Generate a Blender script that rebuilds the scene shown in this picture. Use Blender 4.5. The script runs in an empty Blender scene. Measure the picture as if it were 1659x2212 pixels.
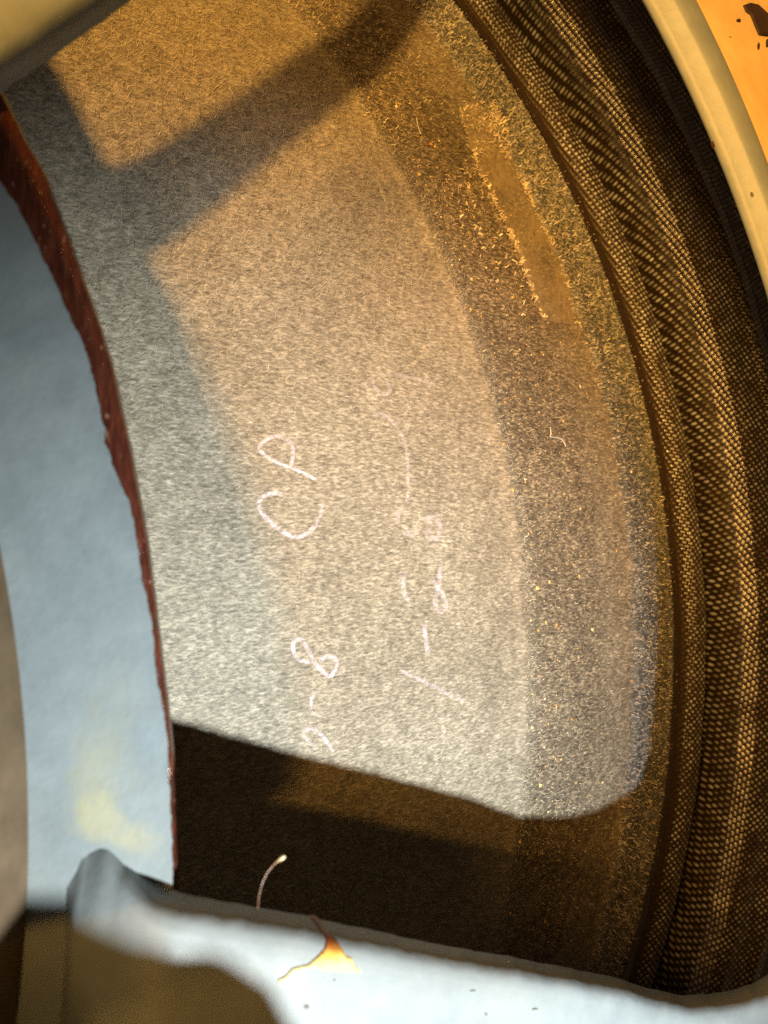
import bpy, math, random
import numpy as np
from mathutils import Vector

random.seed(7)
rng = np.random.default_rng(11)
scene = bpy.context.scene

# ------------------------------------------------------------------ camera
# metres; z = 0 is the plane of the woven surround, the lens is 90 mm above it and looks straight down
H = 0.09
F = 1661.0                      # focal length in pixels of a 1659 x 2212 picture
cam_data = bpy.data.cameras.new("camera")
cam = bpy.data.objects.new("camera", cam_data)
scene.collection.objects.link(cam)
cam.location = (0, 0, H)
cam_data.sensor_fit = 'VERTICAL'
cam_data.sensor_height = 24.0
cam_data.lens = 24.0 * F / 2212.0
cam_data.clip_start = 0.002
cam_data.clip_end = 20.0
cam_data.dof.use_dof = True
cam_data.dof.focus_distance = 0.064
cam_data.dof.aperture_fstop = 38.0
scene.camera = cam

# ------------------------------------------------------------------ world, lamps, exposure
world = bpy.data.worlds.new("World")
scene.world = world
world.use_nodes = True
wbg = world.node_tree.nodes["Background"]
wbg.inputs[0].default_value = (1.0, 0.60, 0.29, 1)
wbg.inputs[1].default_value = 0.10


def aim(o, target):
    d = Vector(target) - o.location
    o.rotation_euler = d.to_track_quat('-Z', 'Y').to_euler()


# a white hand torch held to the lower right of the lens
fl = bpy.data.lights.new("torch", 'SPOT')
fl.energy = 5.7
fl.color = (0.93, 0.98, 0.965)
fl.shadow_soft_size = 0.0035
fl.spot_size = math.radians(28.4)
fl.spot_blend = 1.0
torch = bpy.data.objects.new("torch", fl)
scene.collection.objects.link(torch)
torch.location = (0.086, -0.088, H + 0.10)
aim(torch, (-0.004, -0.024, 0.035))

# warm room lamp overhead
wl = bpy.data.lights.new("warm_lamp", 'SPOT')
wl.energy = 17.5
wl.color = (1.0, 0.50, 0.105)
wl.shadow_soft_size = 0.014
wl.spot_size = math.radians(17.5)
wl.spot_blend = 1.0
warm = bpy.data.objects.new("warm_lamp", wl)
scene.collection.objects.link(warm)
warm.location = (-0.055, 0.052, 0.46)
aim(warm, (0.002, 0.033, 0.02))

# a second, weaker bulb of the same fitting
wl2 = bpy.data.lights.new("warm_lamp_small", 'SPOT')
wl2.energy = 6.0
wl2.color = (1.0, 0.48, 0.10)
wl2.shadow_soft_size = 0.024
wl2.spot_size = math.radians(20)
wl2.spot_blend = 1.0
warm2 = bpy.data.objects.new("warm_lamp_small", wl2)
scene.collection.objects.link(warm2)
warm2.location = (-0.185, 0.100, 0.45)
aim(warm2, (0.026, 0.028, 0.015))

# added warm fill light, soft and broad, falling across the lower right
sh = bpy.data.lights.new("warm_fill", 'SPOT')
sh.energy = 5.0
sh.color = (1.0, 0.45, 0.10)
sh.shadow_soft_size = 0.045
sh.spot_size = math.radians(20)
sh.spot_blend = 1.0
fill_lamp = bpy.data.objects.new("warm_fill", sh)
scene.collection.objects.link(fill_lamp)
fill_lamp.location = (-0.18, 0.19, 0.44)
aim(fill_lamp, (0.022, -0.026, 0.015))

scene.view_settings.view_transform = 'Standard'
scene.view_settings.look = 'None'
scene.view_settings.exposure = 0.0
scene.view_settings.gamma = 1.0
scene.render.engine = 'CYCLES'
scene.cycles.use_denoising = False
scene.cycles.max_bounces = 5
scene.cycles.caustics_reflective = False
scene.cycles.caustics_refractive = False

# ------------------------------------------------------------------ geometry of the speaker
AX, AY = -0.0878, -0.0155       # the speaker's axis
R_CONE = 0.1212


def pol(r, th):
    return AX + r * np.cos(th), AY + r * np.sin(th)


def zcone(r):
    r = np.asarray(r, float)
    z = 0.74 * (0.1255 - r)
    z = z + 0.00035 * np.exp(-((r - 0.1012) / 0.0007) ** 2)            # crease where the edge doping starts
    z = z - 0.0004 / (1 + np.exp(-(r - 0.1020) / 0.0004))
    z = z + 0.0005 * np.exp(-((r - 0.1155) / 0.0012) ** 2)
    return z


def d_shell(r):                  # depth of the basket's outer skin below the lens
    return 0.0342 + 0.59 * 0.0011 * np.logaddexp(0, (r - 0.0777) / 0.0011)


T_SH = 0.0022                    # metal thickness
Z_LEDGE = H - 0.0370


def ray(x, y, d):
    return (x - 829.5) * d / F, -(y - 1106.0) * d / F


def rad(X, Y):
    return math.hypot(X - AX, Y - AY)


def on_plane(x, y, d):
    X, Y = ray(x, y, d)
    return X, Y, H - d


def on_cone(x, y, lift=0.0):
    d = 0.06
    for _ in range(60):
        X, Y = ray(x, y, d)
        d = 0.5 * d + 0.5 * (H - float(zcone(rad(X, Y))) - lift)
    X, Y = ray(x, y, d)
    return X, Y, H - d


def on_shell(x, y, below=0.0):
    d = 0.045
    for _ in range(60):
        X, Y = ray(x, y, d)
        d = 0.4 * d + 0.6 * (d_shell(rad(X, Y)) + below)
    X, Y = ray(x, y, d)
    return X, Y, H - d


def polar_of(X, Y):
    return rad(X, Y), math.atan2(Y - AY, X - AX)


# ------------------------------------------------------------------ helpers
def prep(name, me, mat, parent=None, smooth=True):
    me.update()
    if mat:
        me.materials.append(mat)
    if smooth:
        me.polygons.foreach_set("use_smooth", np.ones(len(me.polygons), bool))
    o = bpy.data.objects.new(name, me)
    scene.collection.objects.link(o)
    if parent:
        o.parent = parent
    return o


def mesh_np(name, V, Q):
    """V (n,3), Q (m,k) -> mesh, fast"""
    me = bpy.data.meshes.new(name)
    V = np.ascontiguousarray(V, np.float32)
    Q = np.ascontiguousarray(Q, np.int32)
    me.vertices.add(len(V))
    me.vertices.foreach_set("co", V.ravel())
    k = Q.shape[1]
    me.loops.add(Q.size)
    me.loops.foreach_set("vertex_index", Q.ravel())
    me.polygons.add(len(Q))
    me.polygons.foreach_set("loop_start", np.arange(0, Q.size, k, dtype=np.int32))
    me.polygons.foreach_set("loop_total", np.full(len(Q), k, np.int32))
    me.update(calc_edges=True)
    return me


def quads(n, m, wrap=False):
    i = np.arange(n - 1)[:, None]
    j = np.arange(m if wrap else m - 1)[None, :]
    j2 = (j + 1) % m
    a = i * m + j
    return np.stack([a, (i + 1) * m + j, (i + 1) * m + j2, i * m + j2], -1).reshape(-1, 4)


def grid_obj(name, P, mat, parent, wrap=False, flip=False, smooth=True):
    n, m = P.shape[:2]
    Q = quads(n, m, wrap)
    if flip:
        Q = Q[:, ::-1]
    return prep(name, mesh_np(name, P.reshape(-1, 3), Q), mat, parent, smooth)


def smooth_noise(x, seed, amps):
    r = np.random.default_rng(seed)
    out = np.zeros_like(np.asarray(x, float))
    for f, a in amps:
        out += a * np.sin(f * x + r.uniform(0, 6.28)) * (0.6 + 0.4 * np.sin(0.37 * f * x + r.uniform(0, 6.28)))
    return out


# ------------------------------------------------------------------ materials
def new_mat(name):
    m = bpy.data.materials.new(name)
    m.use_nodes = True
    nt = m.node_tree
    return m, nt, nt.nodes, nt.links, nt.nodes["Principled BSDF"]


def node(nt, typ, **kw):
    n = nt.nodes.new(typ)
    for k, v in kw.items():
        setattr(n, k, v)
    return n


def noise(nt, vec, scale, detail=3.0, rough=0.6, dist=0.0):
    n = node(nt, 'ShaderNodeTexNoise')
    n.inputs['Scale'].default_value = scale
    n.inputs['Detail'].default_value = detail
    n.inputs['Roughness'].default_value = rough
    n.inputs['Distortion'].default_value = dist
    nt.links.new(vec, n.inputs['Vector'])
    return n


def ramp(nt, fac, stops):
    r = node(nt, 'ShaderNodeValToRGB')
    e = r.color_ramp.elements
    while len(e) < len(stops):
        e.new(0.5)
    for el, (p, c) in zip(e, stops):
        el.position = p
        el.color = tuple(c) + (1,) if len(c) == 3 else c
    nt.links.new(fac, r.inputs['Fac'])
    return r


def mixc(nt, fac, a, b, mode='MIX'):
    m = node(nt, 'ShaderNodeMix', data_type='RGBA', blend_type=mode)
    for sock, v in ((m.inputs[0], fac), (m.inputs[6], a), (m.inputs[7], b)):
        if isinstance(v, (int, float)):
            sock.default_value = v
        elif isinstance(v, tuple):
            sock.default_value = v + (1,) if len(v) == 3 else v
        else:
            nt.links.new(v, sock)
    return m.outputs[2]


def math_n(nt, op, a, b=0.0, clamp=False):
    m = node(nt, 'ShaderNodeMath', operation=op, use_clamp=clamp)
    for s, v in ((m.inputs[0], a), (m.inputs[1], b)):
        if isinstance(v, (int, float)):
            s.default_value = v
        else:
            nt.links.new(v, s)
    return m.outputs[0]


def mapr(nt, v, a, b, c=0.0, d=1.0, smooth=True):
    m = node(nt, 'ShaderNodeMapRange')
    if smooth:
        m.interpolation_type = 'SMOOTHSTEP'
    nt.links.new(v, m.inputs[0])
    for i, x in enumerate((a, b, c, d)):
        m.inputs[1 + i].default_value = x
    return m.outputs[0]


def coords(nt):
    return node(nt, 'ShaderNodeTexCoord').outputs['Object']


def stretched(nt, vec, rot, sc):
    m = node(nt, 'ShaderNodeMapping')
    nt.links.new(vec, m.inputs[0])
    m.inputs['Rotation'].default_value = (0, 0, rot)
    m.inputs['Scale'].default_value = sc
    return m.outputs[0]


def bump(nt, h, strength, distance, bsdf, prev=None):
    b = node(nt, 'ShaderNodeBump')
    b.inputs['Strength'].default_value = strength
    b.inputs['Distance'].default_value = distance
    nt.links.new(h, b.inputs['Height'])
    if prev is not None:
        nt.links.new(prev, b.inputs['Normal'])
    nt.links.new(b.outputs[0], bsdf.inputs['Normal'])
    return b.outputs[0]


def mat_paper():
    m, nt, N, L, B = new_mat("cone_paper")
    co = coords(nt)
    ln = node(nt, 'ShaderNodeVectorMath', operation='LENGTH')
    sx = node(nt, 'ShaderNodeVectorMath', operation='MULTIPLY')
    L.new(co, sx.inputs[0]); sx.inputs[1].default_value = (1, 1, 0)
    L.new(sx.outputs[0], ln.inputs[0])
    r = ln.outputs['Value']
    wob = noise(nt, co, 260, 3)
    rw = math_n(nt, 'ADD', r, math_n(nt, 'MULTIPLY', math_n(nt, 'SUBTRACT', wob.outputs[0], 0.5), 0.0024))
    # felted grain: three sets of short streaks
    g = None
    for rot, sc, s in ((0.9, (1, 3.4, 1), 1500), (-0.6, (1, 3.2, 1), 1700), (2.3, (1, 2.8, 1), 2600)):
        n = noise(nt, stretched(nt, co, rot, sc), s, 2.5, 0.65)
        g = n.outputs[0] if g is None else math_n(nt, 'ADD', g, n.outputs[0])
    g = math_n(nt, 'MULTIPLY', g, 1 / 3)
    cloud = noise(nt, co, 120, 4, 0.6)
    mid = noise(nt, co, 900, 3, 0.6)
    g2 = math_n(nt, 'ADD', g, math_n(nt, 'MULTIPLY', math_n(nt, 'SUBTRACT', mid.outputs[0], 0.5), 0.18))
    inner = ramp(nt, g2, [(0.35, (0.066, 0.058, 0.045)), (0.5, (0.166, 0.148, 0.111)), (0.66, (0.36, 0.325, 0.26))]).outputs[0]
    outer = ramp(nt, g2, [(0.38, (0.026, 0.021, 0.015)), (0.52, (0.105, 0.088, 0.062)), (0.68, (0.40, 0.34, 0.24))]).outputs[0]
    lip = ramp(nt, g2, [(0.38, (0.024, 0.026, 0.028)), (0.52, (0.085, 0.092, 0.096)), (0.66, (0.46, 0.49, 0.50))]).outputs[0]
    c = mixc(nt, mapr(nt, rw, 0.1002, 0.1036), inner, outer)
    c = mixc(nt, mapr(nt, rw, 0.1085, 0.1120), c, mixc(nt, 0.5, inner, outer))
    c = mixc(nt, mapr(nt, rw, 0.1138, 0.1152), c, lip)
    cl = ramp(nt, cloud.outputs[0], [(0.3, (0.82, 0.80, 0.78)), (0.7, (1.15, 1.15, 1.15))]).outputs[0]
    c = mixc(nt, 1.0, c, cl, 'MULTIPLY')
    L.new(c, B.inputs['Base Color'])
    B.inputs['Roughness'].default_value = 0.62
    B.inputs['Specular IOR Level'].default_value = 0.35
    bump(nt, g2, 0.8, 0.00016, B)
    return m


def mat_simple(name, col, rough, spec=0.5, col2=None, scale=800, bstr=0.0, bdist=0.0001):
    m, nt, N, L, B = new_mat(name)
    co = coords(nt)
    n = noise(nt, co, scale, 4, 0.6)
    if col2 is None:
        col2 = tuple(0.6 * v for v in col)
    L.new(ramp(nt, n.outputs[0], [(0.32, col2), (0.68, col)]).outputs[0], B.inputs['Base Color'])
    B.inputs['Roughness'].default_value = rough
    B.inputs['Specular IOR Level'].default_value = spec
    if bstr:
        bump(nt, n.outputs[0], bstr, bdist, B)
    return m


def mat_grey(name="grey_paint", stain=None):
    m, nt, N, L, B = new_mat(name)
    co = coords(nt)
    fine = noise(nt, co, 2600, 3, 0.6)
    mid = noise(nt, co, 420, 4, 0.6)
    big = noise(nt, co, 70, 3, 0.5)
    c = ramp(nt, mid.outputs[0], [(0.3, (0.152, 0.183, 0.197)), (0.7, (0.196, 0.232, 0.247))]).outputs[0]
    c = mixc(nt, mapr(nt, big.outputs[0], 0.45, 0.75, 0, 0.35), c, (0.225, 0.23, 0.21))
    specks = mapr(nt, fine.outputs[0], 0.30, 0.24, 0, 0.5)
    c = mixc(nt, specks, c, (0.10, 0.09, 0.07))
    if stain:
        for (X, Y, R, a) in stain:
            v = node(nt, 'ShaderNodeVectorMath', operation='DISTANCE')
            L.new(co, v.inputs[0]); v.inputs[1].default_value = (X, Y, Z_LEDGE)
            dd = math_n(nt, 'ADD', v.outputs['Value'], math_n(nt, 'MULTIPLY', math_n(nt, 'SUBTRACT', mid.outputs[0], 0.5), 0.004))
            f = mapr(nt, dd, R, R * 0.15, 0, a * 0.30)
            c = mixc(nt, f, c, (0.55, 0.47, 0.16))
    L.new(c, B.inputs['Base Color'])
    B.inputs['Roughness'].default_value = 0.30 if stain else 0.46
    B.inputs['Specular IOR Level'].default_value = 0.6 if stain else 0.4
    peel = noise(nt, co, 1100, 3, 0.55)
    hb = math_n(nt, 'ADD', math_n(nt, 'MULTIPLY', fine.outputs[0], 0.25), math_n(nt, 'ADD', math_n(nt, 'MULTIPLY', peel.outputs[0], 0.6), math_n(nt, 'MULTIPLY', mid.outputs[0], 0.5)))
    bump(nt, hb, 0.5 if stain else 0.25, 0.00016, B)
    return m


def mat_weave():
    m, nt, N, L, B = new_mat("woven_cloth")
    co = coords(nt)
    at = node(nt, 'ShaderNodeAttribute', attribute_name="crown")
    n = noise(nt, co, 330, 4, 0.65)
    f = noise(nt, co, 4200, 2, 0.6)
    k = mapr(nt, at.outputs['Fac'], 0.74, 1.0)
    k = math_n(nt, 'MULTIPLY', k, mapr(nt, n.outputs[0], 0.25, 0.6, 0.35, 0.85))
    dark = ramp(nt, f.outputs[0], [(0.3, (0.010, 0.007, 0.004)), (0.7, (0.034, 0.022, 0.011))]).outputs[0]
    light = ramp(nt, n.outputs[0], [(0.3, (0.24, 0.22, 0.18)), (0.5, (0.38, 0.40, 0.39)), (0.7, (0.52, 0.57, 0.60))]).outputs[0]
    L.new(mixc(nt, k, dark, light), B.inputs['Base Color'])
    B.inputs['Roughness'].default_value = 0.27
    B.inputs['Specular IOR Level'].default_value = 0.75
    bump(nt, f.outputs[0], 0.25, 0.00008, B)
    return m


def mat_chalk():
    m, nt, N, L, B = new_mat("chalk")
    co = coords(nt)
    at = node(nt, 'ShaderNodeAttribute', attribute_name="chalk")
    n = noise(nt, co, 4000, 3, 0.7)
    n2 = noise(nt, co, 900, 2, 0.5)
    k = mapr(nt, math_n(nt, 'ADD', n.outputs[0], math_n(nt, 'MULTIPLY', math_n(nt, 'SUBTRACT', n2.outputs[0], 0.5), 0.5)), 0.36, 0.60, 0.14, 1.0, smooth=False)
    a = math_n(nt, 'MULTIPLY', at.outputs['Fac'], k, clamp=True)
    B.inputs['Base Color'].default_value = (0.74, 0.65, 0.74, 1)
    B.inputs['Roughness'].default_value = 0.95
    B.inputs['Specular IOR Level'].default_value = 0.1
    L.new(a, B.inputs['Alpha'])
    return m


def mat_glue():
    """dried glue drip: red-brown where thick at its root, pale yellow towards the tail"""
    m, nt, N, L, B = new_mat("dried_glue")
    at = node(nt, 'ShaderNodeAttribute', attribute_name="along")
    co = coords(nt)
    n = noise(nt, co, 900, 4, 0.6)
    v = math_n(nt, 'ADD', at.outputs['Fac'], math_n(nt, 'MULTIPLY', math_n(nt, 'SUBTRACT', n.outputs[0], 0.5), 0.35))
    c = ramp(nt, v, [(0.18, (0.15, 0.035, 0.012)), (0.45, (0.24, 0.07, 0.015)), (0.62, (0.46, 0.26, 0.05)), (0.85, (0.55, 0.48, 0.22))]).outputs[0]
    L.new(c, B.inputs['Base Color'])
    B.inputs['Roughness'].default_value = 0.3
    B.inputs['Subsurface Weight'].default_value = 0.0
    return m


def mat_gasket():
    m, nt, N, L, B = new_mat("brown_fibre")
    co = coords(nt)
    s = noise(nt, stretched(nt, co, 0.25, (6, 1, 1)), 700, 4, 0.65)
    n = noise(nt, co, 260, 3)
    c = ramp(nt, s.outputs[0], [(0.3, (0.035, 0.008, 0.005)), (0.55, (0.075, 0.019, 0.010)), (0.8, (0.15, 0.05, 0.026))]).outputs[0]
    sp = noise(nt, stretched(nt, co, 0.5, (3, 1, 1)), 1500, 2)
    c = mixc(nt, mapr(nt, sp.outputs[0], 0.66, 0.74, 0, 0.6), c, (0.42, 0.26, 0.16))
    L.new(c, B.inputs['Base Color'])
    B.inputs['Roughness'].default_value = 0.22
    bump(nt, math_n(nt, 'ADD', s.outputs[0], n.outputs[0]), 0.5, 0.0003, B)
    return m


def mat_vary(name, cols, rough=0.5, spec=0.5):
    """colour per little piece, from a stored random value"""
    m, nt, N, L, B = new_mat(name)
    at = node(nt, 'ShaderNodeAttribute', attribute_name="rnd")
    st = [(i / max(1, len(cols) - 1), c) for i, c in enumerate(cols)]
    L.new(ramp(nt, at.outputs['Fac'], st).outputs[0], B.inputs['Base Color'])
    B.inputs['Roughness'].default_value = rough
    B.inputs['Specular IOR Level'].default_value = spec
    return m


def mat_film():
    m, nt, N, L, B = new_mat("glue_film")
    co = coords(nt)
    n = noise(nt, stretched(nt, co, 0.6, (3, 1, 1)), 900, 4, 0.65)
    n2 = noise(nt, co, 240, 3)
    c = ramp(nt, n.outputs[0], [(0.3, (0.20, 0.16, 0.105)), (0.7, (0.40, 0.33, 0.23))]).outputs[0]
    L.new(c, B.inputs['Base Color'])
    B.inputs['Roughness'].default_value = 0.24
    L.new(mapr(nt, n2.outputs[0], 0.3, 0.6, 0.10, 0.50), B.inputs['Alpha'])
    bump(nt, n.outputs[0], 0.35, 0.0001, B)
    return m


M_paper = mat_paper()
M_weave = mat_weave()
M_chalk = mat_chalk()
M_glue = mat_glue()
M_gasket = mat_gasket()
M_film = mat_film()
st = []
for (x, y, R, a) in ((228, 1772, 0.0016, 0.75), (215, 1690, 0.0022, 0.4), (300, 1810, 0.0014, 0.5), (200, 1610, 0.0022, 0.3), (250, 1500, 0.0022, 0.15)):
    X, Y = ray(x, y, 0.037)
    st.append((X - AX, Y - AY, R, a))
M_ledge = mat_grey("grey_paint_stained", st)
M_grey = mat_grey()
M_amber = mat_simple("amber_lacquer", (0.62, 0.44, 0.20), 0.5, 0.4, (0.50, 0.34, 0.14), 300, 0.2, 0.0002)  # amber base colour with a browner mottle
M_hub = mat_simple("warm_tinted_hub", (0.120, 0.085, 0.050), 0.6, 0.3, (0.080, 0.056, 0.032), 500, 0.3, 0.0002)  # tan tint puts warm light and missing torch light into the colour
M_dark = mat_simple("dark_chip", (0.035, 0.018, 0.012), 0.6, 0.4)
M_smudge = mat_simple("grey_brown_smudge", (0.14, 0.12, 0.10), 0.6, 0.4)
M_board = mat_simple("brown_board", (0.10, 0.05, 0.025), 0.5, 0.4)
M_fibre = mat_vary("paper_fibre", [(0.035, 0.030, 0.022), (0.26, 0.23, 0.17), (0.46, 0.42, 0.33), (0.60, 0.50, 0.30), (0.75, 0.73, 0.68)], 0.4, 0.6)
M_fleck = mat_vary("ochre_flecks", [(0.42, 0.20, 0.05), (0.58, 0.36, 0.10), (0.66, 0.48, 0.18), (0.70, 0.60, 0.40)], 0.55, 0.4)
M_cream = mat_vary("cream_residue", [(0.34, 0.27, 0.17), (0.52, 0.45, 0.31), (0.70, 0.64, 0.50)], 0.45, 0.5)
M_hair = mat_vary("bristle_horn", [(0.07, 0.028, 0.008), (0.11, 0.045, 0.012), (0.70, 0.58, 0.36)], 0.35, 0.5)
M_lint = mat_simple("white_lint", (0.75, 0.75, 0.70), 0.7, 0.3, (0.6, 0.6, 0.55))

# ------------------------------------------------------------------ the loudspeaker
spk = bpy.data.objects.new("loudspeaker", None)
scene.collection.objects.link(spk)
spk["label"] = "old grey framed loudspeaker seen from behind, with brown paper cone and woven cloth edge"
spk["category"] = "loudspeaker"

# ---- cone: one paper surface of revolution, kept in its own coordinates round the axis
rs = np.concatenate([np.linspace(0.052, 0.098, 40), np.linspace(0.0985, R_CONE + 0.0003, 70)])
ths = np.linspace(0, 2 * math.pi, 720, endpoint=False)
RR, TT = np.meshgrid(rs, ths, indexing='ij')
ZZ = zcone(RR) + 0.00012 * np.sin(5 * TT + 1) * (RR - 0.05) / 0.07
P = np.stack([RR * np.cos(TT), RR * np.sin(TT), ZZ], -1)
cone = grid_obj("cone", P, M_paper, spk, wrap=True)
cone.location = (AX, AY, 0)
cone["label"] = "grey-brown felted paper cone with white chalk writing"


def under_cone(o):
    o.parent = cone
    o.location = (-AX, -AY, 0)


# ---- surround: pleated cloth, woven
def z_sur(r):
    pts_r = [0.1195, 0.1212, 0.1232, 0.1246, 0.1256, 0.1266, 0.1280, 0.1296, 0.1310, 0.1322, 0.1334, 0.1345, 0.1357, 0.1372, 0.139, 0.146]
    pts_z = [0.0042, 0.0033, 0.0032, 0.0022, -0.0028, 0.0008, 0.0032, 0.0041, 0.0041, 0.0036, 0.0034, 0.0036, 0.0028, 0.0004, -0.001, -0.001]
    x = np.linspace(0.1195, 0.146, 1400)
    y = np.interp(x, pts_r, pts_z)
    k = np.exp(-np.linspace(-4.0, 4.0, 57) ** 2)
    k /= k.sum()
    y = np.convolve(np.pad(y, 28, mode='edge'), k, mode='valid')
    return np.interp(r, x, y)


PITCH = 0.00053
ANG = math.radians(36)


def weave(X, Y):
    # the cloth was not laid perfectly straight
    Xw = X + 0.0004 * np.sin(90 * Y + 1.0) + 0.0002 * np.sin(260 * X)
    Yw = Y + 0.0004 * np.sin(80 * X + 2.0)
    u = (Xw * math.cos(ANG) + Yw * math.sin(ANG)) / PITCH
    v = (-Xw * math.sin(ANG) + Yw * math.cos(ANG)) / PITCH
    iu, iv = np.floor(u), np.floor(v)
    fu, fv = u - iu - 0.5, v - iv - 0.5
    sgn = np.where((iu + iv) % 2 == 0, 1.0, -1.0)
    w = 0.47
    c1 = np.sqrt(np.clip(1 - (fv / w) ** 2, 0, 1))
    c2 = np.sqrt(np.clip(1 - (fu / w) ** 2, 0, 1))
    h1 = c1 * 0.6 + sgn * np.cos(math.pi * fu) * 0.42 - (c1 <= 0) * 1.0
    h2 = c2 * 0.6 - sgn * np.cos(math.pi * fv) * 0.42 - (c2 <= 0) * 1.0
    h = np.maximum(np.maximum(h1, h2), -0.35)
    # dirt and resin clog a few crossings
    hs = np.sin(iu * 12.9898 + iv * 78.233) * 43758.5453
    jit = hs - np.floor(hs)
    return h, jit


nr = 350
nth = 2500
r_f = np.linspace(0.1203, 0.1445, nr)
t_f = np.radians(np.linspace(-26, 42, nth))
RF, TF = np.meshgrid(r_f, t_f, indexing='ij')
XF, YF = RF * np.cos(TF), RF * np.sin(TF)
h, jit = weave(XF, YF)
fade = np.clip((RF - 0.1209) / 0.0012, 0, 1)           # the paper edge overlaps the cloth
ZF = z_sur(RF) + (h * 0.000095) * (0.25 + 0.75 * fade) + 0.00012 * smooth_noise(TF * 40, 3, ((1, 1), (2.3, .7)))
P = np.stack([XF, YF, ZF], -1)
t_c = np.concatenate([np.radians(np.linspace(42, 334, 260))])
r_c = np.linspace(0.1203, 0.1445, 44)
RC, TC = np.meshgrid(r_c, t_c, indexing='ij')
PC = np.stack([RC * np.cos(TC), RC * np.sin(TC), z_sur(RC)], -1)
V = np.concatenate([P.reshape(-1, 3), PC.reshape(-1, 3)])
Q = np.concatenate([quads(nr, nth), quads(44, 260) + nr * nth])
me = mesh_np("surround", V, Q)
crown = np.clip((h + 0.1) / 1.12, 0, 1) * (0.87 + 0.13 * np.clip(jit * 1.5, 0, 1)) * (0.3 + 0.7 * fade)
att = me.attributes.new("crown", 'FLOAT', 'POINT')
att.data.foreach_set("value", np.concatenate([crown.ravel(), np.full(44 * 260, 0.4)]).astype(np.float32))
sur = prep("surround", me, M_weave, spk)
sur.location = (AX, AY, 0)
sur["label"] = "brown woven cloth surround with two concentric folds"

# ---- spider ledge with ragged painted edge, and the brown fibre gasket under it
ledge_edge = [(-60, 300), (0, 395), (35, 440), (60, 490), (85, 540), (110, 590), (130, 640), (155, 690), (180, 745), (195, 790),
              (208, 850), (219, 905), (228, 925), (226, 950), (240, 1000), (262, 1045), (280, 1090), (292, 1150), (300, 1200),
              (302, 1243), (318, 1290), (325, 1340), (330, 1380), (335, 1440), (340, 1480), (352, 1530), (359, 1580), (362, 1650),
              (367, 1700), (366, 1750), (369, 1763), (371, 1810), (372, 1870), (373, 1930), (376, 2100), (380, 2300)]
gask_edge = [(-70, 60), (5, 210), (50, 300), (90, 370), (120, 450), (150, 530), (185, 630), (220, 730), (240, 800), (257, 880), (275, 960),
             (290, 1040), (305, 1120), (318, 1200), (325, 1260), (335, 1340), (345, 1420), (352, 1480), (362, 1560), (369, 1640),
             (373, 1760), (377, 1900), (382, 2100), (386, 2300)]


def edge_r(pts, d, r_else):
    pr = sorted([polar_of(*ray(x, y, d))[::-1] for x, y in pts])
    t = np.array([p[0] for p in pr]); r = np.array([p[1] for p in pr])

    def f(th):
        th = (np.asarray(th) + math.pi) % (2 * math.pi) - math.pi
        v = np.interp(th, t, r)
        out = np.where(th < t[0], np.maximum(0, 1 - (t[0] - th) / 0.15), np.where(th > t[-1], np.maximum(0, 1 - (th - t[-1]) / 0.15), 1))
        return v * out + r_else * (1 - out)
    return f


def disc_ring(name, r_in, r_out_f, z_top, thick, mat, seed, rag, th_arr, parent, lip=0.00035, dome=0.0):
    r_out = r_out_f(th_arr) + smooth_noise(th_arr * 100, seed, rag)
    rows = []
    # bottom edge, wall, rounded lip, flat
    prof = [(-0.0004, -thick), (0.0, -thick * 0.8), (0.0, -lip), (-lip * 0.3, -lip * 0.3), (-lip, 0.0)] if lip > 0.0002 else [(-0.0004, -thick), (0.0, -thick), (0.0, 0.0), (0.0, 0.0), (-lip, 0.0)]
    for dr, dz in prof:
        rows.append(np.stack([(r_out + dr) * np.cos(th_arr), (r_out + dr) * np.sin(th_arr), np.full_like(th_arr, z_top + dz)], -1))
    for k in np.linspace(0, 1, 18)[1:]:
        rr = (r_out - lip) * (1 - k) + r_in * k
        rows.append(np.stack([rr * np.cos(th_arr), rr * np.sin(th_arr), np.full_like(th_arr, z_top + dome * math.sin(math.pi * k))], -1))
    return grid_obj(name, np.array(rows), mat, parent, wrap=True, flip=True)


tha = np.concatenate([np.radians(np.linspace(-24, 40, 900)), np.radians(np.linspace(40, 336, 260)[1:-1])])
ledge = disc_ring("spider_ledge", 0.0700, edge_r(ledge_edge, 0.0371, 0.0772), Z_LEDGE, 0.00025, M_ledge, 5,
                  ((1.7, 0.00004), (4.1, 0.00003), (9.3, 0.000016), (17, 0.000008)), tha, spk, 0.0001, 0.0002)
ledge.location = (AX, AY, 0)
ledge["label"] = "grey painted ledge with ragged paint edge and yellow stains"
gasket = disc_ring("gasket", 0.0690, edge_r(gask_edge, 0.0379, 0.0795), Z_LEDGE - 0.00075, 0.0010, M_gasket, 8,
                   ((1.3, 0.00001), (3.1, 0.00001)), tha, spk, 0.0003)
gasket.location = (AX, AY, 0)
gasket["label"] = "dark red-brown fibre gasket edge"

# ---- hub: raised bead left of the ledge
th2 = np.linspace(0, 2 * math.pi, 400, endpoint=False)
hub_prof = [(0.0709, 0.0515), (0.0707, 0.0532), (0.0703, 0.0546), (0.0699, 0.0555), (0.0694, 0.0559), (0.0688, 0.0558), (0.068, 0.0550), (0.064, 0.0530), (0.055, 0.050), (0.03, 0.05), (0.002, 0.05)]
hub_rows = [np.stack([r * np.cos(th2), r * np.sin(th2), np.full_like(th2, z)], -1) for r, z in hub_prof]
hub = grid_obj("hub_bead", np.array(hub_rows), M_hub, spk, wrap=True, flip=True)
hub.location = (AX, AY, 0)
hub["label"] = "hub bead, tinted tan for warm light, at the inner end of the spokes"

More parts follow.
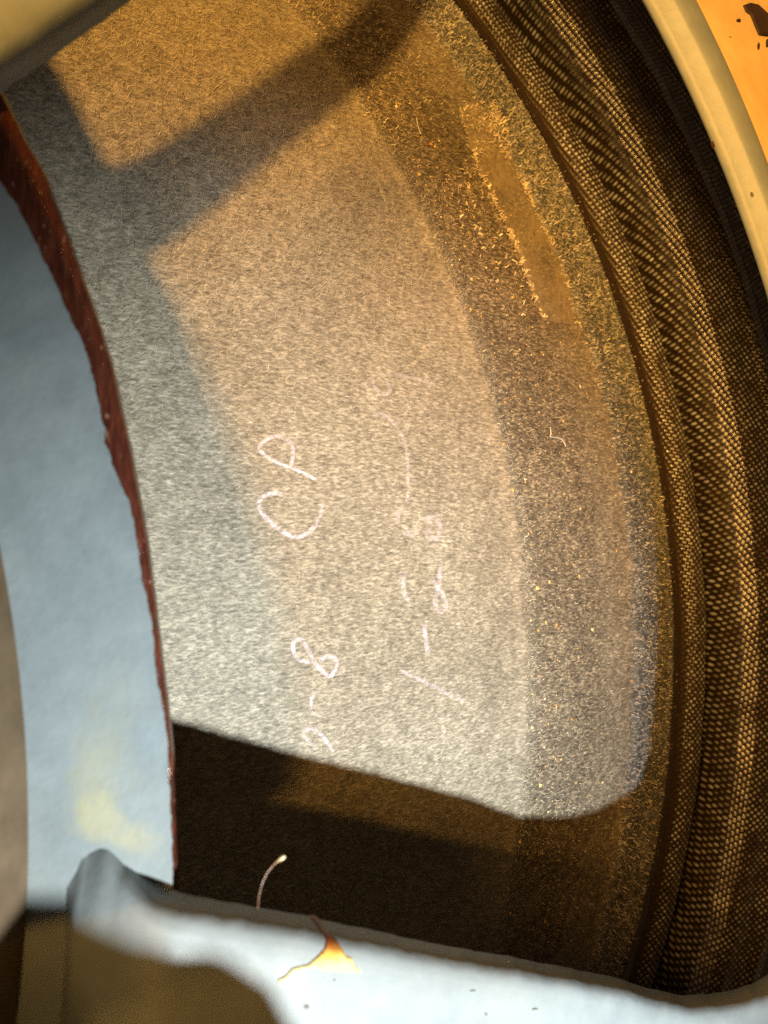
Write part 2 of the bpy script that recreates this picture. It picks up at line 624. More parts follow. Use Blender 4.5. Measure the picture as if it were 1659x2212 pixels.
# ---- spokes: four mirrored pairs; edges from this window
bot_edge = [(100, 1440), (116, 1590), (135, 1670), (160, 1740), (182, 1785), (205, 1812), (225, 1830), (240, 1848), (260, 1872), (300, 1900), (350, 1920), (400, 1932), (500, 1950), (558, 1960), (665, 1980), (830, 2016),
            (955, 2042), (1090, 2065), (1230, 2092), (1330, 2112), (1405, 2137), (1475, 2150), (1530, 2147), (1580, 2140), (1630, 2122), (1680, 2092), (1730, 2040)]
top_edge = [(-60, 245), (0, 200), (90, 140), (200, 60), (285, 0), (420, -95), (560, -190), (700, -280)]
BIS = math.radians(12)


def edge_theta(pts):
    pr = sorted(polar_of(*on_shell(x, y, T_SH)[:2]) for x, y in pts)
    return np.array([p[0] for p in pr]), np.array([p[1] for p in pr])


rb, tb = edge_theta(bot_edge)
rt, tt = edge_theta(top_edge)
R_IN, R_RIM = 0.0712, 0.1245


def h_low(r):
    return BIS - np.interp(r, rb, tb)


def h_up(r):
    s = (tt[-1] - tt[1]) / (rt[-1] - rt[1])
    v = np.interp(r, rt, tt) + np.where(r > rt[-1], (r - rt[-1]) * s, 0)
    fil = 0.10 * np.clip((r - 0.1165) / 0.009, 0, 1) ** 2.2      # fillet into the rim
    return v - fil - BIS


def lean(sd):
    return 0.22 * np.clip(sd - 0.0006, 0, 0.006)


LIP_I = np.array([0, 0, 1, 2, 3, 4, 5]) / 5.0
LIPS = np.array([[0.0004, -T_SH - 0.0003], [0.0, -T_SH], [0.00002, -0.0010], [0.00010, -0.0005], [0.00032, -0.0002], [0.0007, -0.00005], [0.0014, 0.0]])


def make_spoke(name, hfun, sign, mid_ang, width, fl_in=0.0075):
    r = np.concatenate([np.linspace(R_IN, 0.084, 60), np.linspace(0.0845, R_RIM, 90)])
    a = mid_ang + sign * hfun(r)
    flare = fl_in * np.exp(-((r - R_IN) / 0.0055) ** 1.4) + 0.006 * np.clip((r - 0.114) / 0.012, 0, 1) ** 2
    b = mid_ang + sign * (hfun(r) + (width + flare + 0.004 * np.exp(-((r - R_IN) / 0.004))) / r)
    rows = []
    # edge wobble of the stamping and slight dents
    wob = smooth_noise(r * 1500, 21, ((1, 0.00004), (2.7, 0.00003)))
    zs = H - d_shell(r)
    n_mid = 22
    arc = (b - a) * sign * r
    offs = [(l[0], l[1], 0) for l in LIPS]
    q = np.exp(-(np.maximum(r - 0.0712, 0) / 0.0024) ** 2)
    for i, (s, dz, _) in enumerate(offs):
        th = a + sign * (s + q * LIP_I[i] * 0.0050 + wob) / r
        lin = -T_SH - 0.0009 + (T_SH + 0.0009) * LIP_I[i]
        rows.append(np.stack([r * np.cos(th), r * np.sin(th), zs + (dz + lean(s)) * (1 - q) + lin * q], -1))
    for k in np.linspace(0, 1, n_mid)[1:-1]:
        s0 = LIPS[-1, 0] + q * 0.0050
        s = s0 * (1 - k) + (arc - LIPS[-1, 0]) * k
        th = a + sign * s / r
        crown_z = -0.0004 * math.sin(math.pi * k) + lean(s) * (1 - q)
        rows.append(np.stack([r * np.cos(th), r * np.sin(th), zs + crown_z], -1))
    for s, dz, _ in offs[::-1]:
        th = b - sign * s / r
        rows.append(np.stack([r * np.cos(th), r * np.sin(th), zs + dz + lean(arc - s) * (1 - q)], -1))
    # underside closes the section
    for k in (1.0, 0.0):
        th = a + sign * (0.0005 + (arc - 0.001) * k) / r
        rows.append(np.stack([r * np.cos(th), r * np.sin(th), zs - T_SH - 0.0003 - 0.0016 * q], -1))
    P = np.array(rows)
    # inner end rounds down into the groove at the hub
    P[..., 2] -= (0.0012 * (1 - np.clip((r - 0.0718) / 0.0016, 0, 1)))[None, :]
    e = np.clip((r - 0.0720) / 0.0068, 0, 1)
    P[..., 2] -= ((1 - e * e * (3 - 2 * e)) * 0.0024)[None, :]
    o = grid_obj(name, P, M_grey, spk, flip=(sign > 0))
    o.location = (AX, AY, 0)
    return o


spoke_low = make_spoke("spoke", h_low, -1, BIS, 0.0150)
spoke_low["label"] = "spoke along the bottom with a yellow-brown glue drip"
spoke_up = make_spoke("spoke", h_up, 1, BIS, 0.0058, 0.001)
spoke_up["label"] = "blurred spoke across the upper left corner"
for k in (1, 2, 3):
    for src in (spoke_low, spoke_up):
        c = src.copy()
        scene.collection.objects.link(c)
        c.parent = spk
        c.rotation_euler = (0, 0, k * math.pi / 2)
        del c["label"]

# ---- rim and outer flange
thr = np.linspace(0, 2 * math.pi, 1440, endpoint=False)
inwin = np.zeros_like(thr)
for k in range(4):
    for s, hf, w in ((-1, h_low, 0.0150), (1, h_up, 0.0088)):
        a = float(hf(np.array([R_RIM]))[0]); b = a + (w + 0.011) / R_RIM
        c0 = BIS + k * math.pi / 2 + s * (a + b) / 2
        dd = np.abs((thr - c0 + math.pi) % (2 * math.pi) - math.pi)
        inwin = np.maximum(inwin, np.clip(1 - (dd - (b - a) / 2) / 0.02, 0, 1))
lipf = 1 - inwin
tdeg = (np.degrees(thr) + 180) % 360 - 180
sag = -0.0013 * np.clip((tdeg - 8) / 20, 0, 1) * np.clip((44 - tdeg) / 12, 0, 1)      # the stamping is not quite round here
rows = []
RIM_LIP = [(0.0003, -0.0024), (0.0, -0.0020), (0.0001, -0.0017), (0.0007, -0.0012), (0.0013, -0.0007), (0.0017, -0.0003), (0.0019, -0.0001)]
for s, dz in RIM_LIP:
    r = R_RIM + s + sag
    rows.append(np.stack([r * np.cos(thr), r * np.sin(thr), H - d_shell(r) + dz * lipf], -1))
for r, dz in ((0.1266 + 0.7 * sag, 0.0001), (0.1272, 0.00012), (0.1276, -0.0001), (0.1278, -0.0007), (0.1279, -0.0020)):
    rows.append(np.stack([r * np.cos(thr), r * np.sin(thr), H - d_shell(r) + dz + 0 * thr], -1))
rim = grid_obj("rim", np.array(rows), M_grey, spk, wrap=True)
rim.location = (AX, AY, 0)
rim["label"] = "beige-grey rim curving along the right side"
rows = []
for r, dz in ((0.12775, -0.0008), (0.1287, -0.0007), (0.134, -0.0009), (0.139, -0.0012), (0.146, -0.0014), (0.1465, -0.003)):
    rows.append(np.stack([r * np.cos(thr), r * np.sin(thr), H - d_shell(r) + dz + 0 * thr], -1))
flange = grid_obj("flange", np.array(rows), M_amber, spk, wrap=True)
flange.location = (AX, AY, 0)
flange["label"] = "amber outer flange with dark chips"


# ---- thin traced patches lying on the spokes, flange and ledge
def tri_patch(name, outline, place, mat, parent, thick, along=None, res=None):
    """outline in picture pixels -> a thin solid patch with a rounded rim lying on a surface"""
    from mathutils.geometry import delaunay_2d_cdt
    pts = []
    n = len(outline)
    for i in range(n):
        (x0, y0), (x1, y1) = outline[i], outline[(i + 1) % n]
        m = max(1, int(math.hypot(x1 - x0, y1 - y0) / 6))
        for k in range(m):
            pts.append((x0 + (x1 - x0) * k / m, y0 + (y1 - y0) * k / m))
    cx = sum(p[0] for p in pts) / len(pts); cy = sum(p[1] for p in pts) / len(pts)
    N_ = len(pts)
    inner = []
    for i in range(N_):
        (xa, ya), (xb, yb) = pts[i - 2], pts[(i + 2) % N_]
        tx, ty = xb - xa, yb - ya
        l = math.hypot(tx, ty) or 1
        inner.append((pts[i][0] - ty / l * 3.0, pts[i][1] + tx / l * 3.0))
    area = sum(pts[i - 1][0] * pts[i][1] - pts[i][0] * pts[i - 1][1] for i in range(N_))
    if area < 0:
        inner = [(2 * p[0] - q[0], 2 * p[1] - q[1]) for p, q in zip(pts, inner)]
    V, al = [], []
    for (x, y) in pts:
        X, Y, Z = place(x, y); V.append((X, Y, Z - 0.0001)); al.append(along(x, y) if along else 0)
    for (x, y) in inner:
        X, Y, Z = place(x, y); V.append((X, Y, Z + thick)); al.append(along(x, y) if along else 0)
    Fc = [(i, (i + 1) % N_, N_ + (i + 1) % N_, N_ + i) for i in range(N_)]
    xs = [p[0] for p in inner]; ys = [p[1] for p in inner]
    extra = []
    yy = min(ys)
    while yy < max(ys):
        xx = min(xs)
        while xx < max(xs):
            inside = False
            for i in range(N_):
                (xa, ya), (xb, yb) = inner[i - 1], inner[i]
                if (ya > yy) != (yb > yy) and xx < (xb - xa) * (yy - ya) / (yb - ya) + xa:
                    inside = not inside
            if inside and min((xx - p[0]) ** 2 + (yy - p[1]) ** 2 for p in inner) > 6:
                extra.append((xx, yy))
            xx += 5
        yy += 5
    allp = inner + extra
    vo, eo, fo, ov, oe, of = delaunay_2d_cdt([Vector((p[0], -p[1])) for p in allp], [(i, (i + 1) % N_) for i in range(N_)], [], 1, 1e-5)
    base = len(V)
    for v in vo:
        x, y = v[0], -v[1]
        X, Y, Z = place(x, y); V.append((X, Y, Z + thick)); al.append(along(x, y) if along else 0)
    back = {}
    for i, lst in enumerate(ov):
        for q in lst:
            back[q] = i
    Fc += [tuple(base + i for i in f) for f in fo]
    me = bpy.data.meshes.new(name)
    me.from_pydata(V, [], Fc)
    me.update()
    if along:
        a = me.attributes.new("along", 'FLOAT', 'POINT')
        a.data.foreach_set("value", np.array(al, np.float32))
    o = prep(name, me, mat, None, smooth=True)
    return o


def under(o, par):
    o.parent = par
    o.matrix_parent_inverse = par.matrix_basis.inverted()


def c8(x, y):
    return (550 + x / 4.147) * 0.92167, (1950 + y / 4.147) * 0.92167


drip = [c8(*p) for p in ((700, 822), (770, 815), (822, 850), (850, 920), (920, 990), (990, 1060), (1040, 1140), (1090, 1205), (1145, 1220), (1160, 1285), (1235, 1360),
                         (1100, 1372), (980, 1352), (850, 1352), (760, 1310), (660, 1335), (600, 1405), (540, 1465), (425, 1485), (420, 1430), (500, 1390), (560, 1320), (640, 1297), (720, 1280),
                         (820, 1190), (880, 1120), (890, 1050), (850, 980), (800, 890), (750, 850))]
y0, y1 = c8(0, 815)[1], c8(0, 1400)[1]


DD = np.arange(0.030, 0.068, 0.00002)


def spoke_top(x, y):
    # first point where the pixel's line of sight meets the spoke, lip and wall included
    X, Y = (x - 829.5) * DD / F, -(y - 1106.0) * DD / F
    r = np.hypot(X - AX, Y - AY)
    th = np.arctan2(Y - AY, X - AX)
    sd = (np.interp(r, rb, tb) - th) * r
    top = H - d_shell(r) + np.where(sd < LIPS[-1, 0], np.interp(sd, LIPS[1:, 0], LIPS[1:, 1]), -0.0004 * np.sin(np.pi * np.clip((sd - LIPS[-1, 0]) / 0.013, 0, 1)))
    top = top + lean(sd)
    hit = (H - DD <= top) & (sd > -0.00002)
    i = int(np.argmax(hit)) if hit.any() else int(np.argmin(np.abs(H - DD - (H - d_shell(r) - T_SH))))
    d = DD[i] - 0.00005
    X, Y = ray(x, y, d)
    return X, Y, H - d


o = tri_patch("glue_drip", drip, spoke_top, M_glue, spoke_low, 0.00009, along=lambda x, y: (y - y0) / (y1 - y0))
under(o, spoke_low)
o["label"] = "yellow-brown dried glue drip running over the spoke's edge"


def blob(cx, cy, rx, ry, seed, n=14, rot=0.0):
    r = random.Random(seed)
    out = []
    for i in range(n):
        a = 2 * math.pi * i / n
        k = r.uniform(0.65, 1.2)
        x, y = rx * k * math.cos(a), ry * k * math.sin(a)
        out.append((cx + x * math.cos(rot) - y * math.sin(rot), cy + x * math.sin(rot) + y * math.cos(rot)))
    return out


for i, (cx, cy, rx, ry) in enumerate(((662, 2176, 8, 7), (722, 2118, 4, 2), (1022, 2140, 8, 3), (1155, 2180, 9, 4), (1050, 2192, 5, 5))):
    o = tri_patch("paint_speck", blob(cx, cy, rx, ry, 40 + i), spoke_top, M_smudge, spoke_low, 0.00002)
    under(o, spoke_low)


def flange_top(x, y):
    return on_shell(x, y, 0.00075)


def rim_top(x, y):
    X, Y = (x - 829.5) * DD / F, -(y - 1106.0) * DD / F
    r = np.hypot(X - AX, Y - AY)
    td = np.degrees(np.arctan2(Y - AY, X - AX))
    rel = r - R_RIM + 0.0013 * np.clip((td - 8) / 20, 0, 1) * np.clip((44 - td) / 12, 0, 1)
    top = H - d_shell(r) + np.interp(rel, [q[0] for q in RIM_LIP[1:]], [q[1] for q in RIM_LIP[1:]])
    hit = (H - DD <= top) & (rel > 0)
    d = DD[int(np.argmax(hit))] if hit.any() else 0.063
    X, Y = ray(x, y, d - 0.00003)
    return X, Y, H - d + 0.00003


chips = [[(1606, 10), (1622, 4), (1640, 8), (1662, 28), (1690, 60), (1690, 78), (1640, 74), (1634, 60), (1622, 30), (1612, 24)],
         blob(1596, 43, 6, 5, 61), blob(1577, 80, 5, 3, 62), blob(1660, 92, 6, 9, 63), blob(1640, 98, 3, 8, 64)]
for ch in chips:
    o = tri_patch("paint_chip", ch, flange_top, M_dark, flange, 0.00003)
    under(o, flange)
for i, (cx, cy, rx, ry) in enumerate(((1542, 312, 5, 8), (1625, 420, 6, 8), (1500, 45, 6, 3))):
    o = tri_patch("paint_chip", blob(cx, cy, rx, ry, 80 + i), rim_top, M_board, rim, 0.00004)
    under(o, rim)

# ---- added unseen board on a post, outlined to shadow the bottom spoke
board_out = [(-0.020, -0.0294), (-0.0004, -0.0296), (0.0035, -0.0295), (0.0062, -0.0305), (0.0083, -0.0325), (0.0098, -0.0353), (0.0112, -0.042), (0.012, -0.050), (-0.020, -0.050)]
zt = H - 0.015
n = len(board_out)
Vv = [(x, y, zt) for x, y in board_out] + [(x, y, zt - 0.0012) for x, y in board_out]
Ff = [tuple(range(n))[::-1], tuple(range(n, 2 * n))] + [(i, (i + 1) % n, n + (i + 1) % n, n + i) for i in range(n)]
me = bpy.data.meshes.new("shadow_board")
me.from_pydata(Vv, [], Ff)
board = prep("shadow_board", me, M_board, spk, smooth=False)
post = grid_obj("post", np.array([[(0.0015 * math.cos(a), 0.0015 * math.sin(a), z) for a in np.linspace(0, 2 * math.pi, 16, endpoint=False)] for z in (0.048, zt - 0.0012)]), M_grey, board, wrap=True, flip=True)
post.location = (-0.004, -0.033, 0)

# ---- added unseen plate left of frame, keeps the warm lamps off the ledge
mth = (np.degrees(th2) + 180) % 360 - 180
mr = 0.0660 + 0.0108 * np.clip((mth + 1.5) / 2.5, 0, 1) * np.clip((75 - mth) / 10, 0, 1)     # ear widened so its shadow covers the ledge
plate_prof = [(0.45, 0.049), (0.45, 0.069), (0.985, 0.069), (1.0, 0.0695), (1.0, 0.0745), (0.985, 0.075), (0.01, 0.075)]
rows = [np.stack([k * mr * np.cos(th2), k * mr * np.sin(th2), np.full_like(th2, z)], -1) for k, z in plate_prof]
blocker = grid_obj("shadow_plate", np.array(rows), M_grey, spk, wrap=True, smooth=False)
blocker.location = (AX, AY, 0)

# ------------------------------------------------------------------ chalk writing on the cone
def c6(x, y):
    return (550 + x / 2.3046) * 0.92167, (840 + y / 2.3046) * 0.92167


strokes = [
    (0.95, 9, [(440, 655), (340, 605), (250, 572), (170, 530)]),
    (0.60, 11, [(175, 532), (135, 490), (150, 455), (200, 425), (250, 420), (295, 450), (315, 490), (312, 545), (300, 592)]),
    (0.72, 12, [(265, 735), (210, 728), (155, 745), (130, 785), (150, 840), (200, 890), (250, 930), (310, 960), (350, 965), (400, 940), (440, 895)]),
    (0.50, 12, [(438, 898), (465, 840), (475, 780)]),
    (0.72, 11, [(415, 1640), (345, 1625), (318, 1580), (320, 1530), (360, 1520), (400, 1580), (430, 1640), (480, 1695), (515, 1715), (550, 1670), (545, 1625), (500, 1610), (455, 1640)]),
    (0.55, 9, [(422, 1800), (412, 1870), (410, 1900), (435, 1932)]),
    (0.55, 11, [(365, 2012), (430, 2005), (490, 2060), (535, 2125)]),
    (0.40, 10, [(365, 2015), (390, 2060), (440, 2110)]),
    (0.60, 10, [(895, 1685), (1000, 1735), (1100, 1780), (1180, 1830), (1250, 1850)]),
    (0.72, 12, [(1025, 1430), (1028, 1500), (1045, 1605)]),
    (0.70, 13, [(1110, 1110), (1105, 1200), (1092, 1260), (1085, 1330), (1110, 1368), (1140, 1340), (1130, 1290), (1095, 1230), (1060, 1190)]),
    (0.55, 12, [(922, 1150), (910, 1220), (920, 1280), (945, 1312)]),
    (0.60, 10, [(890, 810), (880, 890)]),
    (0.46, 16, [(905, 930), (960, 950), (990, 920)]),
    (0.46, 14, [(1020, 870), (1080, 860), (1110, 920), (1090, 970), (1040, 960), (1060, 910)]),
    (0.56, 9, [(740, 310), (790, 300), (850, 340), (900, 410), (925, 490), (935, 580), (935, 700), (930, 790)]),
    (0.52, 9, [(830, 88), (940, 100), (1085, 142)]),
    (0.42, 10, [(740, 110), (760, 160), (800, 190), (838, 180), (820, 110)]),
]
for q, wid, pts in strokes:
    # Catmull-Rom through the points, in picture pixels
    pv = [c6(*p) for p in pts]
    pv = [pv[0]] + pv + [pv[-1]]
    line = []
    for i in range(1, len(pv) - 2):
        p0, p1, p2, p3 = [np.array(v) for v in pv[i - 1:i + 3]]
        m = max(3, int(np.linalg.norm(p2 - p1) / 3))
        for k in range(m):
            t = k / m
            line.append(0.5 * (2 * p1 + (p2 - p0) * t + (2 * p0 - 5 * p1 + 4 * p2 - p3) * t * t + (3 * p1 - p0 - 3 * p2 + p3) * t ** 3))
    line.append(np.array(pv[-2]))
    line = np.array(line)
    tan = np.gradient(line, axis=0)
    tan /= np.linalg.norm(tan, axis=1)[:, None] + 1e-9
    nor = np.stack([-tan[:, 1], tan[:, 0]], -1)
    hw = wid * 0.40 * 0.92 * 0.5 * 2.8
    V, al = [], []
    cols = (-1.0, -0.55, 0.0, 0.55, 1.0)
    for i, p in enumerate(line):
        e = min(1.0, 0.35 + min(i, len(line) - 1 - i) / 5.0)
        for c in cols:
            x, y = p + nor[i] * hw * c
            V.append(on_cone(x, y, 0.00012))
            al.append((0.95 if pts[0][0] < 600 else 0.62) * q * e * (1 - 0.95 * c * c) * (0.8 + 0.2 * math.sin(i * 0.6 + q * 40)))
    me = mesh_np("chalk_stroke", np.array(V), quads(len(line), len(cols)))
    a = me.attributes.new("chalk", 'FLOAT', 'POINT')
    a.data.foreach_set("value", np.array(al, np.float32))
    o = prep("chalk_stroke", me, M_chalk, cone)
    under_cone(o)

# ------------------------------------------------------------------ glue film with cream residue at its edges
def c5(x, y):
    return (950 + x / 3.687) * 0.92167, (200 + y / 3.687) * 0.92167


rt_e = [(600, 110), (700, 265), (780, 400), (900, 640), (1000, 830), (1100, 1030), (1280, 1400), (1390, 1700), (1485, 2080)]
lf_e = [(470, 260), (520, 400), (560, 520), (660, 780), (730, 920), (800, 1060), (950, 1380), (1060, 1700), (1200, 2030)]


def resamp(pts, n):
    p = np.array(pts, float)
    s = np.concatenate([[0], np.cumsum(np.linalg.norm(np.diff(p, axis=0), axis=1))])
    t = np.linspace(0, s[-1], n)
    return np.stack([np.interp(t, s, p[:, 0]), np.interp(t, s, p[:, 1])], -1)


n_f = 90
A, Bq = resamp(lf_e, n_f), resamp(rt_e, n_f)
A += rng.normal(0, 5, A.shape)
Bq += rng.normal(0, 4, Bq.shape)
rows = []
for k in np.linspace(0, 1, 12):
    lift = 0.00013 + 0.00006 * math.sin(math.pi * k) if 0 < k < 1 else 0.00001
    rows.append([on_cone(*c5(*(A[i] * (1 - k) + Bq[i] * k)), lift) for i in range(n_f)])
film = grid_obj("glue_film", np.array(rows), M_film, cone)
under_cone(film)
film["label"] = "long smear of brown dried glue near the cone's edge"


# ------------------------------------------------------------------ fibres, flecks and residue as small real pieces
def cone_frame(X, Y):
    th = np.arctan2(Y - AY, X - AX)
    n = np.stack([0.595 * np.cos(th), 0.595 * np.sin(th), np.full_like(th, 0.804)], -1)
    e1 = np.stack([-np.sin(th), np.cos(th), np.zeros_like(th)], -1)
    e2 = np.cross(n, e1)
    return n, e1, e2


def fibres(name, X, Y, length, width, lift, mat, rnd, ang=None, curl=0.5, zf=None, seg=3):
    n_ = len(X)
    r0 = np.hypot(X - AX, Y - AY)
    Z = zcone(r0) if zf is None else zf(r0)
    n, e1, e2 = cone_frame(X, Y)
    a = rng.uniform(0, 2 * np.pi, n_) if ang is None else ang
    bend = rng.normal(0, curl, n_)
    base = np.stack([X, Y, Z], -1)
    pos = base + n * 0.00001
    VV, idx = [], []
    up0 = rng.uniform(0.0, 1.0, n_) ** 1.5
    pts = [pos]
    aa = a.copy()
    for k in range(seg):
        d = e1 * np.cos(aa)[:, None] + e2 * np.sin(aa)[:, None]
        rise = np.sin((k + 0.5) / seg * np.pi * 0.9)
        pos = pos + d * (length / seg)[:, None] + n * (lift * up0 * (0.9 if k < seg - 1 else -0.4) / seg * 1.5)[:, None]
        pts.append(pos)
        aa = aa + bend
    W = width[:, None] * 0.5
    for k in range(seg + 1):
        i0, i1 = max(0, k - 1), min(seg, k + 1)
        t = pts[i1] - pts[i0]
        s = np.cross(n, t)
        s /= np.linalg.norm(s, axis=1)[:, None] + 1e-12
        tw = 1.0 if k < seg else 0.35
        VV.append(pts[k] - s * W * tw)
        VV.append(pts[k] + s * W * tw)
    VV = np.stack(VV, 1)                                    # n, 2(seg+1), 3
    kk = 2 * (seg + 1)
    q = np.array([[2 * k, 2 * k + 1, 2 * k + 3, 2 * k + 2] for k in range(seg)])
    Q = (np.arange(n_)[:, None, None] * kk + q[None]).reshape(-1, 4)
    me = mesh_np(name, VV.reshape(-1, 3), Q)
    at = me.attributes.new("rnd", 'FLOAT', 'POINT')
    at.data.foreach_set("value", np.repeat(rnd, kk).astype(np.float32))
    o = prep(name, me, mat, None, smooth=False)
    o["kind"] = "stuff"
    return o


def sample_band(n, r0, r1, t0=-24, t1=41, power=1.0):
    r = r0 + (r1 - r0) * rng.uniform(0, 1, n) ** power
    t = np.radians(rng.uniform(t0, t1, n))
    return AX + r * np.cos(t), AY + r * np.sin(t)


def grain(X, Y):
    want = np.radians(-40 + 105 * np.clip((Y + 0.03) / 0.06, 0, 1)) + rng.normal(0, 0.55, len(X))
    th = np.arctan2(Y - AY, X - AX)
    return want - th - math.pi / 2


for cnt, lo, wid_, lift_ in ((52000, 0.40, (0.000010, 0.000026), 0.00006), (20000, 0.02, (0.000010, 0.000024), 0.00005)):
    X, Y = sample_band(cnt, 0.070, 0.1018)
    n_ = len(X)
    o = fibres("paper_fibre", X, Y, rng.uniform(0.0003, 0.0009, n_), rng.uniform(wid_[0], wid_[1], n_), np.full(n_, lift_), M_fibre, np.clip(rng.normal(lo, 0.14, n_), 0, 1), ang=grain(X, Y), curl=0.07)
    under_cone(o)
X, Y = sample_band(26000, 0.1005, 0.1222)
n_ = len(X)
o = fibres("paper_fibre", X, Y, rng.uniform(0.00012, 0.00055, n_), rng.uniform(0.000018, 0.000042, n_), np.full(n_, 0.0003), M_fibre, np.clip(rng.normal(0.50, 0.22, n_), 0, 1), curl=0.35)
under_cone(o)
X, Y = sample_band(8000, 0.1140, 0.1214)
n_ = len(X)
o = fibres("paper_fibre", X, Y, rng.uniform(0.00015, 0.0006, n_), rng.uniform(0.000025, 0.00006, n_), np.full(n_, 0.0005), M_fibre, np.clip(rng.normal(0.92, 0.12, n_), 0, 1), curl=0.35)
under_cone(o)

# cream residue: crust at the top of the film and threads along its two edges
pix = []
for _ in range(1000):
    a, b = rng.uniform(0, 1), rng.uniform(0, 1)
    cx, cy = 470 + 330 * a + 120 * b, 170 + 450 * b
    if rng.uniform() < 1.15 - b and math.sin(cx * .021 + cy * .013) + math.sin(cy * .03 - cx * .012) > -0.9:
        pix.append((cx + rng.normal(0, 18), cy + rng.normal(0, 18)))
for edge, cnt, s in ((A, 260, 4), (Bq, 300, 4)):
    for _ in range(cnt):
        i = int(rng.uniform(0.12, 1) * (n_f - 1))
        if math.sin(i * 0.9) + math.sin(i * 0.37) > (0.1 if edge is Bq else -1.2):
            pix.append((edge[i][0] + rng.normal(0, s), edge[i][1] + rng.normal(0, s)))
for _ in range(110):                                            # scattered left of the film
    b = rng.uniform(0.15, 1)
    cx = 380 + 620 * b + rng.normal(0, 110); cy = 400 + 1700 * b + rng.normal(0, 60)
    pix.append((cx, cy))
PX = np.array([on_cone(*c5(*p)) for p in pix])
n_ = len(PX)
o = fibres("glue_residue", PX[:, 0], PX[:, 1], rng.uniform(0.0002, 0.0008, n_), rng.uniform(0.00006, 0.00018, n_), np.full(n_, 0.0004), M_cream, rng.uniform(0, 1, n_), curl=0.9)
under_cone(o)

# ochre flecks: crumbs lying on the outer part of the cone
def crumbs(name, pts, size, mat, zl=0.00008):
    Vs, Qs, rv = [], [], []
    b = 0
    for (X, Y, Z), s in zip(pts, size):
        n, e1, e2 = [v[0] for v in cone_frame(np.array([X]), np.array([Y]))]
        k = random.randint(4, 6)
        c = np.array([X, Y, Z]) + n * zl
        ring = []
        a0 = random.uniform(0, 6.28)
        el = random.uniform(0.35, 1.0)
        for i in range(k):
            a = 2 * math.pi * i / k
            rr = s * random.uniform(0.5, 1.1)
            p = rr * math.cos(a), rr * math.sin(a) * el
            q = p[0] * math.cos(a0) - p[1] * math.sin(a0), p[0] * math.sin(a0) + p[1] * math.cos(a0)
            ring.append(c + e1 * q[0] + e2 * q[1] + n * s * random.uniform(-0.1, 0.25))
        top = c + n * s * random.uniform(0.3, 0.7) + e1 * s * random.uniform(-.3, .3)
        Vs += ring + [top]
        Qs += [(b + i, b + (i + 1) % k, b + k) for i in range(k)]
        rv += [random.random()] * (k + 1)
        b += k + 1
    me = bpy.data.meshes.new(name)
    me.from_pydata([tuple(v) for v in Vs], [], Qs)
    at = me.attributes.new("rnd", 'FLOAT', 'POINT')
    at.data.foreach_set("value", np.array(rv, np.float32))
    o = prep(name, me, mat, None, smooth=False)
    o["kind"] = "stuff"
    return o


pts, sz = [], []
for _ in range(420):
    r = 0.1015 + abs(random.gauss(0, 0.0052)); t = math.radians(random.uniform(-18, 33))
    if r > 0.119:
        continue
    X, Y = AX + r * math.cos(t), AY + r * math.sin(t)
    pts.append((X, Y, float(zcone(r)))); sz.append(min(0.00026, random.lognormvariate(math.log(0.00010), 0.45)))
for (x, y) in ((1085, 960), (1106, 1060), (1102, 1210), (1145, 1340), (1177, 1345), (1200, 1350), (1278, 1360), (1160, 1270), (1250, 1245), (1330, 1190), (1362, 1020), (1180, 1090), (1215, 910), (1090, 870), (1015, 670),
               (1300, 1690), (1210, 1640), (930, 313), (938, 318), (905, 378)):
    pts.append(on_cone(x, y)); sz.append(random.uniform(0.00018, 0.00030))
flecks = crumbs("dust_flecks", pts, sz, M_fleck)
flecks["label"] = "ochre and yellow crumbs scattered over the outer band of the paper cone"
flecks["category"] = "dust flecks"


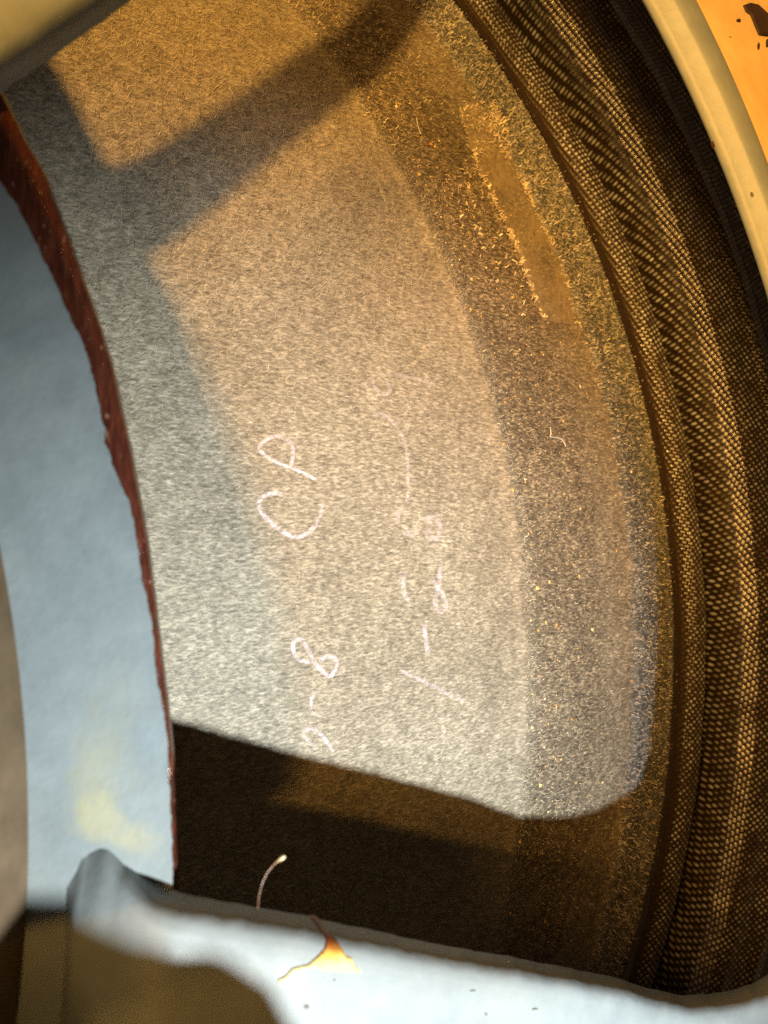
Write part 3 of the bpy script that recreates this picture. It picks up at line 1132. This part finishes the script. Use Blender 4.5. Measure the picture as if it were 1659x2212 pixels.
# ------------------------------------------------------------------ single strands
def tube(name, path, radii, mat, rnd=None, sides=7):
    path = np.array(path, float)
    tan = np.gradient(path, axis=0)
    tan /= np.linalg.norm(tan, axis=1)[:, None]
    ref = np.array([0.31, 0.52, 0.79])
    s = np.cross(tan, ref); s /= np.linalg.norm(s, axis=1)[:, None]
    t = np.cross(tan, s)
    ang = np.linspace(0, 2 * math.pi, sides, endpoint=False)
    P = np.array([[path[i] + radii[i] * (s[i] * math.cos(a) + t[i] * math.sin(a)) for a in ang] for i in range(len(path))])
    me = mesh_np(name, P.reshape(-1, 3), quads(len(path), sides, True))
    if rnd is not None:
        at = me.attributes.new("rnd", 'FLOAT', 'POINT')
        at.data.foreach_set("value", np.repeat(rnd, sides).astype(np.float32))
    return prep(name, me, mat)


hp = []
ctl = [c8(225, 745), c8(232, 640), c8(262, 510), c8(310, 400), c8(370, 325), c8(430, 270), c8(490, 235)]
cc = resamp(ctl, 24)
for i, (x, y) in enumerate(cc):
    k = i / 23
    hp.append(on_plane(x, y, on_shell(*ctl[0], T_SH * 0.8) and (H - on_shell(*ctl[0], T_SH * 0.8)[2]) + 0.0006 * k))
rad_h = [0.000042 + 0.000012 * i / 23 for i in range(24)]
for i, v in ((19, 0.00006), (20, 0.00008), (21, 0.00011), (22, 0.00012), (23, 0.00006)):
    rad_h[i] = v
bristle = tube("bristle", hp, rad_h, M_hair, np.clip(np.linspace(0, 1, 24) ** 3, 0, 1))
bristle["label"] = "thin golden bristle with pale swollen tip standing on the bottom spoke"
bristle["category"] = "bristle"


def c4(x, y):
    return 829.5 + x / 2.0 * 1.0, 737.3 + y / 2.0


def strand(name, pts, rad_, label, cat, lift=0.0003):
    p = resamp(pts, 24)
    path = [on_cone(x, y, lift) for x, y in p]
    o = tube(name, path, [rad_] * 24, M_lint)
    o["label"] = label
    o["category"] = cat
    return o


strand("lint_strand", [c4(718, 372), c4(722, 400), c4(716, 412), c4(735, 415), c4(765, 420), c4(780, 440), c4(785, 455)], 0.000034,
       "kinked white lint strand on the darker outer band of the cone", "lint")
strand("lint_strand", [c5(95, 280), c5(110, 350), c5(120, 385), c5(135, 420)], 0.00003,
       "short pale thread on the dark patch left of the glue smear's top", "lint")
